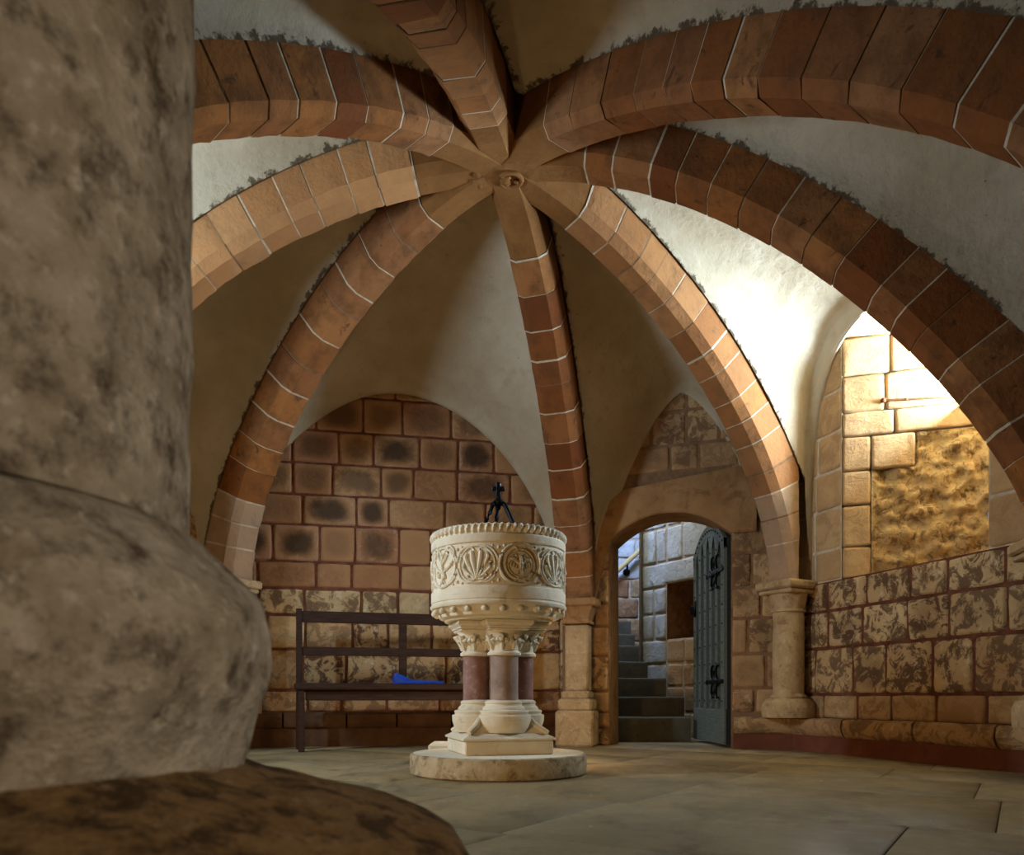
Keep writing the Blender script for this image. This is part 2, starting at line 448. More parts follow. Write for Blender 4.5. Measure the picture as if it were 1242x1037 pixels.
struct(mb.build('wall_door', [BLK, MORTB, LINT]), 'sandstone wall holding the low arched doorway')
# smooth arched surround of the doorway
mb = MB(); n = 40; Pf = []; 
for i in range(n + 1):
    x = -.16 + 1.36 * i / n
    s_ = SL + (SR - SL) * x
    lo = zarch(x) if 0 <= x <= 1 else (1.50 - 3.2 * (-x) if x < 0 else 1.50)
    if x < 0: lo = max(.9, 1.50 - (-x) * 3.5)
    top = 1.865 + .10 * x - .55 * max(0, .12 - x)
    Pf.append([WD.P(s_, lo, -.02), WD.P(s_, lo, .024), WD.P(s_, lo + .012, .034), WD.P(s_, (lo + top) / 2, .036), WD.P(s_, top - .012, .032), WD.P(s_, top, -.01)])
mb.grid(Pf, 0, True)
struct(mb.build('trim_1', LINT), 'smooth brown arched lintel stones above the doorway')

# ---- right wall, with its deep splayed window
WR = Wall(K3, K2); OL, OR_, SILL = .419, 1.461, 1.10
cR = [.215, .375, .673, .912, 1.10]
def styR(s, z, r):
    if z < .375: return (r.uniform(.2, .7), 0, r.uniform(.2, .5), r.uniform(.1, .4))
    return (r.uniform(.4, 1), r.choice((0, 0, .2, .35)), r.uniform(.75, 1.0), r.uniform(.0, .2))
def styU(s, z, r):
    return (r.uniform(.2, .75), 0, r.uniform(.05, .3), r.uniform(.05, .25))
mb = MB(); rng = random.Random(8)
coursed(mb, WR, .0, WR.L, cR, styR, rng, (.24, .36), rough=.009)
backing(mb, WR, [(-.02, WR.L + .05, 0, SILL)])
coursed(mb, WR, .0, OL, [1.10, 1.30, 1.56, 1.80, 2.04, 2.30, 2.60, 2.9], styU, rng, (.2, .3), gap=.004, depth=.006, mat=0)
coursed(mb, WR, OR_, WR.L, [1.10, 1.36, 1.62, 1.90, 2.2, 2.5, 2.8], styU, rng, (.3, .5), gap=.004, depth=.006)
backing(mb, WR, [(-.02, OL, SILL, TOP), (OR_, WR.L + .05, SILL, TOP), (OL, OR_, 2.85, TOP)], 2)
struct(mb.build('wall_right', [BLK, MORT, MORTL]), 'right wall of crusted blocks below a splayed window')

def splay_window(W, a, b, z0, z1, name, label, rough_side, power, rng, zl0, zl1, fwd=-.004, runs=None, head=None, tilt=0.0):
    """splayed embrasure narrowing to a slit, with glazing bars in the slit"""
    n3 = Vector((W.n.x, W.n.y, 0)); d3 = Vector((W.d.x, W.d.y, 0)); dep = .62; run = dep / .81 * .585
    # slit is narrower where the splays nearly meet
    wid = (b - a) - 2 * run
    if wid < .14: run = ((b - a) - .147) / 2; wid = .147
    r1 = r2 = run
    if runs: r1, r2, dep = runs; wid = (b - a) - r1 - r2
    li, ri = Vector((*(W.p0 + W.d * (a + r1) - W.n * dep), 0)), Vector((*(W.p0 + W.d * (b - r2) - W.n * dep), 0))
    l0, r0 = W.P(a, 0), W.P(b, 0)
    mb = MB()
    JL = Wall(Vector((l0.x, l0.y)), Vector((li.x, li.y))); JR = Wall(Vector((ri.x, ri.y)), Vector((r0.x, r0.y)))
    for J, left in ((JL, True), (JR, False)):
        backing(mb, J, [(0, J.L, z0 - .02, z1)], 1, -.085 if left and rough_side else -.004)
        cz = [1.10, 1.298, 1.556, 1.77, 1.987, 2.14, 2.37, 2.61, 2.86]
        if left and rough_side:
            coursed(mb, J, 0, .17, cz[:4], styU, rng, (.16, .18), gap=.002, depth=.005)
            coursed(mb, J, 0, J.L, cz[4:], styU, rng, (.26, .45), gap=.002, depth=.005)
            coursed(mb, J, 0, .42, cz[3:5], styU, rng, (.16, .27), gap=.002, depth=.005)
            P = []
            for i in range(61):
                row = []
                for j in range(51):
                    s_ = .17 + (J.L - .17) * i / 60; z = z0 - .01 + (1.99 - z0) * j / 50
                    e = min(1, i / 5, j / 3 + .4, (50 - j) / 3)
                    top = 0 if not (z > 1.77 and s_ < .42) else -.03
                    v = Vector((s_ * 13, z * 17, 1.7))
                    h = noise.fractal(v * .75, .85, 2.1, 5) * .040 - abs(noise.noise(Vector((s_ * 6, z * 8, 9)))) * .05 + .012
                    row.append(J.P(s_, z, (-.018 + h) * e + top))
                P.append(row)
            mb.grid(P, 2, True)
        else:
            coursed(mb, J, 0, J.L, cz, styU, rng, (.26, .42), gap=.003, depth=.008)
    # sloping sill and sloping head
    mb.add([W.P(a, z0, .0), W.P(b, z0, .0), ri + Vector((0, 0, z0 + .04)), li + Vector((0, 0, z0 + .04))], [(0, 1, 2, 3)], 0, False, (.7, 0, .2, .1))
    mb.add([li + Vector((0, 0, z0)), ri + Vector((0, 0, z0)), ri + Vector((0, 0, zl0)), li + Vector((0, 0, zl0))], [(0, 1, 2, 3)], 0, False, (.7, 0, .2, .1))
    G = []
    for i in range(25):
        f = i / 24; s_ = a + (b - a) * f
        zf = z1 if head is None else head(s_)
        p = W.P(s_, zf, .0); q_ = li.lerp(ri, f) + Vector((0, 0, max(zl1, zf - .1 if head else zl1)))
        G.append([p, p.lerp(q_, .5), q_])
    mb.grid(G, 0, True, (.8, 0, .1, .0))
    mb.add([li + Vector((0, 0, zl1)), ri + Vector((0, 0, zl1)), ri + Vector((0, 0, 2.9)), li + Vector((0, 0, 2.9))], [(0, 1, 2, 3)], 0, False, (.7, 0, .2, .1))
    back = -n3 * .10
    for p in (li, ri):
        mb.add([p + Vector((0, 0, zl0)), p + Vector((0, 0, zl1)), p + back + Vector((0, 0, zl1)), p + back + Vector((0, 0, zl0))], [(0, 1, 2, 3)], 0, False, (.7, 0, .1, 0))
    w0 = struct(mb.build(name, [BLK, MORTL, RUB]), label)
    # glazing
    g = MB(); L = li + back * .5; R = ri + back * .5
    g.add([L + Vector((0, 0, zl0)), R + Vector((0, 0, zl0)), R + Vector((0, 0, zl1)), L + Vector((0, 0, zl1))], [(0, 1, 2, 3)])
    struct(g.build('pane', GLASS, w0))
    f = MB()
    k = 5
    for i in range(k + 1):
        z = zl0 + (zl1 - zl0) * i / k
        f.tube([L + Vector((0, 0, z)), R + Vector((0, 0, z))], .006, 6)
    for i in range(3):
        p = L.lerp(R, i / 2); f.tube([p + Vector((0, 0, zl0)), p + Vector((0, 0, zl1))], .006, 6)
    struct(f.build('leaded_frame', IRON, w0))
    # daylight arriving through the slit
    ld = bpy.data.lights.new('daylight_through_slit', 'AREA'); ld.shape = 'RECTANGLE'
    ld.size = wid * 1.15; ld.size_y = (zl1 - zl0) * .95; ld.energy = power; ld.color = (.58, .78, 1.0)
    lo = bpy.data.objects.new('daylight_through_slit', ld); C.objects.link(lo)
    lo.location = (li + ri) / 2 - n3 * (.004 - fwd) + Vector((0, 0, (zl0 + zl1) / 2))
    zax = -(n3 * math.cos(math.radians(tilt)) + Vector((0, 0, 1)) * math.sin(math.radians(tilt))); xax = d3; yax = zax.cross(xax)
    lo.rotation_euler = Matrix((xax, yax, zax)).transposed().to_euler()
    return JL
JLR = splay_window(WR, OL, OR_, SILL, 2.86, 'window_1', 'deep splayed slit window in the right wall', True, 440, random.Random(3), 1.98, 2.56, .0, (.48, .08, .664), lambda x: SILL + 1.635 * (1 - abs(2 * x / WR.L - 1) ** 3.3) ** (1 / 3.3), 42.0)
# rusted bar let into the window splay
mb = MB(); p0, p1 = JLR.P(.236, 2.190, .02), JLR.P(.62, 2.165, .02)
mb.tube([p0, p0.lerp(p1, .5), p1], [.008, .007, .006], 8); mb.ball(p0, .017, 10); mb.ball(p0.lerp(p1, .33), .011, 8)
tag(mb.build('iron_bar', RUST), 'thin rusty iron bar fixed along the bright window splay', 'bar')

# ---- other walls
def plainwall(p0, p1, name, seed, courses=None, upto=TOP, label=None):
    W = Wall(p0, p1); mb = MB(); r = random.Random(seed)
    if courses: coursed(mb, W, 0, W.L, courses, lambda s, z, r: (r.uniform(.2, .8), r.choice((0, .2, .4)), r.uniform(.3, .8), r.uniform(.1, .5)), r, (.26, .44))
    backing(mb, W, [(-.05, W.L + .05, 0, upto)])
    struct(mb.build(name, [BLK, MORT]), label)
    return W
cG = [0, .23, .42, .68, .92, 1.15, 1.36, 1.60, 1.84, 2.08, 2.32, 2.6]
plainwall(K6, K5, 'wall_left', 31, cG, label='narrow strip of left wall behind the great column')
plainwall(K2, K1, 'wall_right_rear', 33, cG)
plainwall(K1, B1, 'wall_right_front', 34, cG)
plainwall(B1, B2, 'wall_rear', 35, cG)
plainwall(B2, K7, 'wall_left_front', 36, cG)
# left window wall, mostly behind the column
WL = Wall(K7, K6); mb = MB(); rng = random.Random(41); a0, a1 = .56, 1.60
sty = lambda s, z, r: (r.uniform(.3, .9), r.choice((0, .2)), r.uniform(.3, .8), r.uniform(.1, .4))
coursed(mb, WL, 0, WL.L, [0, .23, .42, .68, .92, 1.10], sty, rng)
coursed(mb, WL, 0, a0, [1.10, 1.36, 1.62, 1.9, 2.2, 2.5, 2.8], sty, rng); coursed(mb, WL, a1, WL.L, [1.10, 1.36, 1.62, 1.9, 2.2, 2.5, 2.8], sty, rng)
backing(mb, WL, [(-.05, WL.L + .05, 0, 1.10), (-.05, a0, 1.10, TOP), (a1, WL.L + .05, 1.10, TOP), (a0, a1, 2.85, TOP)])
struct(mb.build('wall_left_rear', [BLK, MORT]))
splay_window(WL, a0, a1, 1.10, 2.86, 'window_2', 'splayed slit window in the left wall behind the great column', False, 108, random.Random(4), 1.50, 2.45, .20)

# ---- stone ledge along the foot of the walls, with its dark red riser
def ledge(W, s0, s1, name, top, rng, label, mat_top, riser):
    mb = MB()
    s = s0
    while s < s1 - .02:
        e = min(s1, s + rng.uniform(.34, .62))
        if s1 - e < .15: e = s1
        P = []; k = max(3, int((e - s) / .05)); sd = rng.random() * 40
        for i in range(k + 1):
            t = s + .006 + (e - s - .012) * i / k; j1 = noise.noise(Vector((t * 7, sd, 0))) * .009; j2 = noise.noise(Vector((t * 7, sd, 5))) * .009
            P.append([W.P(t, top - .02, -.01), W.P(t, top + j1 * .6, .01), W.P(t, top + j1, .085), W.P(t, top - .012, .105 + j2), W.P(t, top - .06, .112 + j2), W.P(t, top - .10, .095 + j1), W.P(t, top - .115, .075), W.P(t, top - .115, .0)])
        mb.grid(P, 0, True, (rng.uniform(.1, .7), 0, rng.uniform(.4, .8), rng.uniform(.1, .4)))
        for row in (P[0], P[-1]): mb.add(row, [list(range(len(row)))], 0, False, (.3, 0, .5, .2))
        s = e
    mb.add([W.P(s0, 0, .07), W.P(s1, 0, .07), W.P(s1, top - .11, .07), W.P(s0, top - .11, .07)], [(0, 1, 2, 3)], 1)
    for a in (s0, s1): mb.add([W.P(a, 0, 0), W.P(a, 0, .07), W.P(a, top - .11, .07), W.P(a, top - .11, 0)], [(0, 1, 2, 3)], 1)
    struct(mb.build(name, [mat_top, riser]), label)
ledge(WR, -.07, WR.L + .1, 'baseboard_right', .222, random.Random(2), 'low stone ledge with a dark red riser along the right wall', BLK, SKIRT)
ledge(WD, SR + .02, WD.L + .02, 'baseboard_door', .222, random.Random(6), None, BLK, SKIRT)
ledge(WB, -.02, WB.L - .06, 'baseboard_back', .245, random.Random(7), 'low dark ledge along the back wall behind the bench', DKSK, DKSK)

# ---- vault webs
def coons(k0, k1, c0, c1, peak, p, name, kk=1.5, label=None, nu=34, nv=40):
    hw = RW + RC + .014
    g0 = abs(RIBS[k0][0] - RIBS[k1][0]) % 360; g0 = min(g0, 360 - g0)
    rs = hw / math.tan(math.radians(g0 / 2)) + .001
    def tstart(k): return next(i / 800 for i in range(801) if soff(k, i / 800)[0] >= rs)
    ta, tb = tstart(k0), tstart(k1)
    s0, s1 = (-hw, hw)
    A1, B1_ = ribpt(k0, 1, s0, webd(k0, 1)), ribpt(k1, 1, s1, webd(k1, 1))
    d = (c1 - c0).normalized()
    for kk_, sg in ((k0, -1), (k1, 1)):       # slide the springing along the wall until it clears the rib's flank
        w2 = ribuv(kk_)[1].xy; c = c0 if sg < 0 else c1; lat = (c - foot(kk_).xy).dot(w2) * sg
        if lat < hw:
            c = c + d * ((hw - lat) * sg / d.dot(w2))
            if sg < 0: c0 = c
            else: c1 = c
    c0 = Vector((c0.x, c0.y, A1.z)); c1 = Vector((c1.x, c1.y, B1_.z))
    P = []
    for j in range(nv + 1):
        t = j / nv
        t_a, t_b = ta + (1 - ta) * t, tb + (1 - tb) * t
        a = ribpt(k0, t_a, s0, webd(k0, t_a)); b = ribpt(k1, t_b, s1, webd(k1, t_b))
        a = a + (c0 - A1) * t ** 3; b = b + (c1 - B1_) * t ** 3
        row = []
        for i in range(nu + 1):
            u = i / nu; uu = .5 - .5 * math.cos(PI * u); uu = .35 * u + .65 * uu
            ch = a.lerp(b, uu); s_ = abs(2 * uu - 1)
            arch = (1 - min(1, s_) ** p) ** (1 / p)
            base = A1.z + (B1_.z - A1.z) * uu
            q = ch + Vector((0, 0, (peak - base) * arch * t ** kk))
            q.z += .010 * noise.noise(Vector((q.x * 2.3, q.y * 2.3, 2.0))) * (1 if 0 < i < nu else 0)
            row.append(q)
        P.append(row)
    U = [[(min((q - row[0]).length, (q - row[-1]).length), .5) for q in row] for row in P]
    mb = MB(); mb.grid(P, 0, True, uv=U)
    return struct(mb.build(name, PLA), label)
coons(5, 4, K5, K4, 2.63, 1.8, 'ceiling_back', label='plastered vault cell above the back wall')
coons(4, 3, K3b, K3, 2.57, 1.4, 'ceiling_door', label='plastered vault cell above the doorway')
coons(3, 2, K3, K2, 2.74, 3.3, 'ceiling_right', label='bright whitewashed vault cell above the window')
coons(2, 1, K2, K1, 2.66, 2.0, 'ceiling_right_rear')
coons(1, 8, K1, Vector((COLX - .1, COLY - .3)), 2.75, 2.0, 'ceiling_front_right')
coons(8, 7, Vector((COLX - .1, COLY - .3)), K7, 2.75, 2.0, 'ceiling_front_left')
coons(7, 6, K7, K6, 2.70, 2.8, 'ceiling_left', label='whitewashed vault cell above the left window')
coons(6, 5, K6, K5, 2.52, 1.5, 'ceiling_left_back')
mb = MB(); mb.box((-4.2, -2.2, TOP), (4.2, 6.4, TOP + .1)); struct(mb.build('ceiling', PLA))

# ================================================================== VAULT RIBS

SEC = [(-RW, 0), (RW, 0), (RW + RC, RC), (RW + RC, 1), (-(RW + RC), 1), (-(RW + RC), RC)]
RSTART = .445
def t_at(k, r):
    lo, hi = 0.0, 1.0
    for _ in range(50):
        m = (lo + hi) / 2
        if soff(k, m)[0] < r: lo = m
        else: hi = m
    return lo
def rib(k, label, seed, light=0.0):  # light: how much peach is painted in for daylight falling on the rib
    rng = random.Random(seed); M = 400
    pts = [(i / M, soff(k, i / M)) for i in range(M + 1)]
    L = [0.0]
    for i in range(M): L.append(L[-1] + math.dist(pts[i][1], pts[i + 1][1]))
    t0_ = t_at(k, RSTART) * M; i0 = int(t0_)
    def tat(s):
        lo, hi = 0, M
        while hi - lo > 1:
            m = (lo + hi) // 2
            if L[m] <= s: lo = m
            else: hi = m
        f = (s - L[lo]) / max(L[hi] - L[lo], 1e-9); return (lo + f) / M
    mb = MB(); s = L[i0] + (t0_ - i0) * (L[i0 + 1] - L[i0]); end = L[-1]
    def ring(sv, g, sd):
        t = tat(sv); row = []
        full = fulld(k, t)
        for (a, d) in SEC:
            dd = full if d == 1 else d - g
            jx = noise.noise(Vector((sv * 16, a * 20, sd))) * .005
            row.append(ribpt(k, t, a + (g if a > 0 else -g) + jx, dd + (jx if d != 1 else 0)))
        return row
    first = None; last = None
    while s < end - .02:
        e = s + rng.uniform(.135, .215)
        if end - e < .1: e = end
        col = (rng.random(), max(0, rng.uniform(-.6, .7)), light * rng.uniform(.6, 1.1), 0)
        if e > end - .45 and k in (5, 3): col = (.6, .3, 0, .38)
        n = max(2, int((e - s) / .05)); g0 = rng.uniform(0, .005); sd = rng.random() * 30
        mw = rng.uniform(.004, .014); jm = rng.choice((1, 1, 1, 2))
        R = [ring(s, .0005, sd)]
        R.append(ring(s + mw, .0005, sd))
        for i in range(n + 1): R.append(ring(s + mw + .001 + (e - s - mw - .002) * i / n, g0, sd))
        mb.grid(R[:2], jm, False, (.5, 0, 0, 0), wrap_v=True)
        mb.grid(R[1:], 0, False, col, wrap_v=True)
        if first is None: first = R[0]
        last = R[-1]; mb.grid([R[-1], ring(e, .0005, sd)], 2, False, wrap_v=True)
        last = ring(e, .0005, sd); s = e
    mb.add(first, [list(range(6))[::-1]], 0); mb.add(last, [list(range(6))], 0)
    return tag(mb.build('vault_rib', [RIB, MORTL, MORTB]), label, 'vault rib', 'ribs radiating from the keystone')
rib(1, 'dark red rib sweeping from the keystone across the upper right of the vault', 101)
rib(2, 'shadowed rib crossing in front of the bright splayed window', 102)
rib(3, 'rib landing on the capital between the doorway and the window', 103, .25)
rib(4, 'straight steep rib dropping to the pier beside the doorway', 104)
rib(5, 'rib curving down to the back wall left of the bench', 105)
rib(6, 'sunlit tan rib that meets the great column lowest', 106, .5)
rib(7, 'rib with white mortar joints running left behind the great column high up', 107)
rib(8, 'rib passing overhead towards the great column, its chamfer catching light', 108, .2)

# keystone: eight stub arms meeting in one block, with a small carved hollow
mb = MB()
for k in RIBS:
    R = []
    t = 0.0; n = 14
    tt = t_at(k, RSTART - .0015)
    for i in range(n + 1):
        t = tt * i / n
        R.append([ribpt(k, max(t, .0001), a * (.97), (.24 if d == 1 else d) + .001) for a, d in SEC])
    mb.grid(R, 0, False, wrap_v=True); mb.add(R[-1], [list(range(6))], 0)
boss = thing('vault_keystone', 'brown carved keystone where the eight vault ribs meet', 'keystone', (0, 0, 0))
mb.build('keystone_block', BOSS, boss)
mb = MB(); c = Vector((BX, BY, BH))
mb.lathe([(.0, -.006), (.085, -.006), (.10, -.001), (.12, .012), (.12, .03)], 32, c=c, cap=False)
mb.build('keystone_disc', BOSS, boss)
mb = MB()
def boss_at(px, py): return Vector(((px - CX) / F * BY * .995, BY + ((210 - py)) * 0, 0))
cc = c + Vector((.045, .0, -.012))
mb.tube([cc + Vector((.058 * math.cos(a), .058 * math.sin(a), 0)) for a in [i * PI / 16 for i in range(-13, 14)]], .012, 8)
mb.build('carved_ring', BOSS, boss)
for a, r, l in ((2.4, .03, .05), (3.14, .035, .06), (3.9, .03, .05), (.3, .02, .03)):
    mb = MB(); mb.ball(cc + Vector((math.cos(a) * .03, math.sin(a) * .03, -.004)), r * .6, 10, sc=(1.3, .8, .8)); mb.build('carved_leaf', BOSS, boss)
for dx, dy, r in ((-.13, -.03, .022), (-.12, .06, .02), (-.155, .02, .018), (-.02, .10, .014)):
    mb = MB(); mb.ball(c + Vector((dx, dy, -.004)), r, 10, sc=(1, 1, .6)); mb.build('carved_knob', BOSS, boss)

# ================================================================== THE GREAT COLUMN
col = thing('stone_column', 'massive worn round column close by with bulging base', 'column', (COLX, COLY, 0)); col['kind'] = 'thing'
def lump(amp, sc, sd):
    return lambda r, z, a: r + amp * noise.fractal(Vector((math.cos(a) * r * sc, math.sin(a) * r * sc, z * sc + sd)), .9, 2.0, 5)
def resample(p, step):
    o = [p[0]]
    for a, b in zip(p[:-1], p[1:]):
        n = max(1, int(math.dist(a, b) / step)); o += [(a[0] + (b[0] - a[0]) * i / n, a[1] + (b[1] - a[1]) * i / n) for i in range(1, n + 1)]
    return o
mb = MB(); mb.lathe(resample([(.305, .545), (.302, .60), (.304, .9), (.314, 1.46)], .03), 140, fn=lump(.008, 7, 1)); mb.build('shaft', COLM, col)
mb = MB(); mb.lathe(resample([(.350, .278), (.357, .298), (.362, .318), (.373, .34), (.392, .37), (.400, .404), (.396, .434), (.378, .469), (.357, .492), (.334, .513), (.318, .533), (.304, .543), (.285, .550)], .012), 170, fn=lump(.013, 7, 4)); mb.build('base', COLM, col)
mb = MB(); mb.lathe(resample([(.64, .0), (.635, .10), (.625, .17), (.60, .205), (.55, .228), (.50, .243), (.44, .262), (.40, .270), (.345, .292)], .02), 150, fn=lump(.022, 5, 9)); mb.build('plinth', PLIM, col)
mb = MB(); mb.lathe(resample([(.314, 1.46), (.326, 1.465), (.328, 1.475), (.318, 1.485), (.32, 1.49), (.345, 1.53), (.35, 1.54)], .02), 64); mb.box((-.36, -.36, 1.54), (.36, .36, 1.5585), bev=.006); mb.build('capital', COLM, col)

# ================================================================== WALL SHAFTS
def wall_shaft(x, y, rz, label, ztop, zbase=.222, r=.105, half=.155, leaf=True):
    t = thing('wall_shaft', label, 'wall shaft', (x, y, 0), rz, 'short shafts that carry the ribs')
    mb = MB(); a = .0
    mb.lathe(resample([(r, zbase + .155), (r, ztop - .24)], .06), 40, fn=lambda rr, z, a: rr + .004 * noise.noise(Vector((a * 2, z * 7, x)))); mb.build('shaft', SHAFT, t)
    mb = MB()
    mb.lathe([(r, ztop - .24), (r, ztop - .206), (r + .011, ztop - .203), (r + .013, ztop - .194), (r + .010, ztop - .185), (r + .002, ztop - .182), (r + .005, ztop - .17), (r + .016, ztop - .125), (half - .002, ztop - .085)], 40,
             fn=lambda rr, z, a: rr + (.010 * (abs(math.cos(a * 5)) - .5) * (1 if ztop - .175 < z < ztop - .09 else 0)))
    mb.box((-half - .012, -half - .012, ztop - .085), (half + .012, half + .012, ztop - .055), bev=.008)
    mb.box((-half - .03, -half - .03, ztop - .055), (half + .03, half + .03, ztop - .001), bev=.012)
    mb.build('capital', SHAFT, t)
    mb = MB()
    mb.lathe([(r + .065, zbase + .0), (r + .07, zbase + .03), (r + .066, zbase + .085), (r + .045, zbase + .12), (r + .016, zbase + .128), (r + .02, zbase + .14), (r + .002, zbase + .158)], 40,
             fn=lambda rr, z, a: rr + .008 * noise.noise(Vector((a * 3, z * 12, y))))
    mb.build('base', SHAFT, t)
    return t
wall_shaft(1.845, 5.235, math.radians(30), 'short round shaft with scalloped capital right of the doorway', RIBS[3][2], r=.10, half=.125)
f5 = foot(5); wall_shaft(f5.x - .03, f5.y + .02, math.radians(-34), 'short shaft at the left end of the back wall, mostly hidden by the column base', RIBS[5][2], .245, .08, .085)
f2 = foot(2); wall_shaft(f2.x + .04, f2.y - .01, math.radians(-15), 'short shaft under the rib that crosses the splayed window', RIBS[2][2], .222, .09, .11)

f1 = foot(1); wall_shaft(f1.x + .03, f1.y - .035, math.radians(-50), 'short shaft under the dark red rib of the upper right', RIBS[1][2], .0, .09, .11)
f6 = foot(6); wall_shaft(f6.x - .02, f6.y, 0, 'short shaft under the sunlit tan rib behind the great column', RIBS[6][2], .0, .08, .10)
f7 = foot(7); wall_shaft(f7.x - .02, f7.y - .02, math.radians(47), 'short shaft under the white-jointed rib behind the great column', RIBS[7][2], .0, .08, .10)

# square-ish pier between the bench wall and the doorway
f4 = foot(4)
pier = thing('wall_pier', 'pilaster with plain capital left of the doorway', 'pier', (f4.x + .03, f4.y + .035, 0), math.radians(-18), 'short shafts that carry the ribs')
z4 = RIBS[4][2]
mb = MB(); mb.box((-.085, -.05, .40), (.085, .09, .885), bev=.012); mb.build('shaft', SHAFT, pier)
mb = MB()
mb.grid([[Vector((sx * w, -w * .8 - .0, z)) if i in (0, 1) else Vector((sx * w, .09, z)) for i, sx in enumerate((-1, 1, 1, -1))] for w, z in ((.09, .885), (.10, .89), (.102, .905), (.092, .915), (.10, .95), (.125, 1.00), (.13, 1.01))], 0, False, wrap_v=True, flip=True)
mb.box((-.155, -.125, 1.01), (.155, .09, z4 - .001), bev=.010)
mb.build('capital', LINT, pier)
mb = MB(); mb.box((-.10, -.085, .345), (.10, .09, .40), bev=.012); mb.box((-.125, -.11, .26), (.125, .09, .345), bev=.015); mb.box((-.14, -.125, 0), (.14, .09, .26), bev=.015); mb.build('base', SHAFT, pier)

# ================================================================== DOOR LEAF
hx, hy = WD.P(SR - .012, 0, -.06).x, WD.P(SR - .012, 0, -.06).y
door = struct(bpy.data.objects.new('door_1', None), 'grey green plank door with iron hinges standing open in the doorway'); C.objects.link(door)
door.location = (hx, hy, 0); door.rotation_euler = (0, 0, math.radians(91.5))
DWD = .83
def dz(u): return 1.485 + .165 * (1 - abs(2 * u / DWD - 1) ** 2.2)
us = [DWD * i / 30 for i in range(31)]
def plate(mb, us, z0, zf, y0, y1, mat=0):
    fr = [Vector((u, y0, z0)) for u in us] + [Vector((u, y0, zf(u))) for u in reversed(us)]
    bk = [p + Vector((0, y1 - y0, 0)) for p in fr]; n = len(fr)
    mb.add(fr + bk, [list(range(n))[::-1], [n + i for i in range(n)]] + [(i, (i + 1) % n, n + (i + 1) % n, n + i) for i in range(n)], mat)
mb = MB(); plate(mb, us, .02, dz, -.02, .02); struct(mb.build('door_board', DOORD, door))
mb = MB()
FR = .07      # frame: bottom rail, stiles, arched head, then upright fillets (visible face is +y)
mb.box((0, .02, .02), (DWD, .045, .27), bev=.006)
inner = lambda u: dz(u) - .085
n = 30
P = []
for u in us: P.append([Vector((u, .02, inner(u) - .0)), Vector((u, .045, inner(u))), Vector((u, .045, dz(u))), Vector((u, .02, dz(u)))])
mb.grid(P, 0, False, wrap_v=True, flip=True)
NB = 6
for i in range(NB):
    c_ = .04 + (DWD - .08) * i / (NB - 1); w = .04 if i in (0, NB - 1) else .033
    plate(mb, [c_ - w, c_, c_ + w], .27, lambda u: inner(min(max(u, 0), DWD)) + .01, .02, .043)
    if i < NB - 1:
        m_ = c_ + (DWD - .08) / (NB - 1) / 2
        for sgn in (-1, 1):   # little arched tops and bottoms of the sunk panels
            mb.add([Vector((m_ + sgn * .045, .02, inner(m_) + .01)), Vector((m_ + sgn * .045, .043, inner(m_) + .01)), Vector((m_ + sgn * .0, .043, inner(m_) + .01)), Vector((m_ + sgn * .042, .043, inner(m_) - .09))], [(1, 2, 3)], 0)
struct(mb.build('door_framework', DOORW, door))
mb = MB()
for i in range(NB):
    c_ = .04 + (DWD - .08) * i / (NB - 1)
    for j in range(9):
        z = .33 + j * .138
        if z < inner(c_): mb.ball((c_, .044, z), .008, 6)
for i in range(15):
    u = .03 + (DWD - .06) * i / 14; mb.ball((u, .046, dz(u) - .04), .009, 6)
struct(mb.build('door_studs', IRON, door))
for z in (.47, 1.27):
    h = MB(); h.box((.0, .044, z - .016), (.40, .054, z + .016), bev=.004)
    for x, sg in ((.16, 1), (.16, -1), (.28, 1), (.28, -1)):
        h.tube([(x - .03, .05, z), (x + .0, .05, z + sg * .035), (x + .01, .05, z + sg * .085), (x - .01, .05, z + sg * .12), (x - .035, .05, z + sg * .115)], .009, 6)
    h.ball((.41, .05, z), .024, 8, sc=(1, .4, 1))
    struct(h.build('door_hinge', IRON, door))
h = MB(); h.box((.745, .044, 1.0), (.79, .052, 1.13), bev=.004)
h.tube([(.768 + .03 * math.sin(a), .066 + .006 * math.cos(a), 1.045 + .042 * math.cos(a)) for a in [2 * PI * i / 18 for i in range(19)]], .007, 6)
struct(h.build('door_handle', IRON, door))

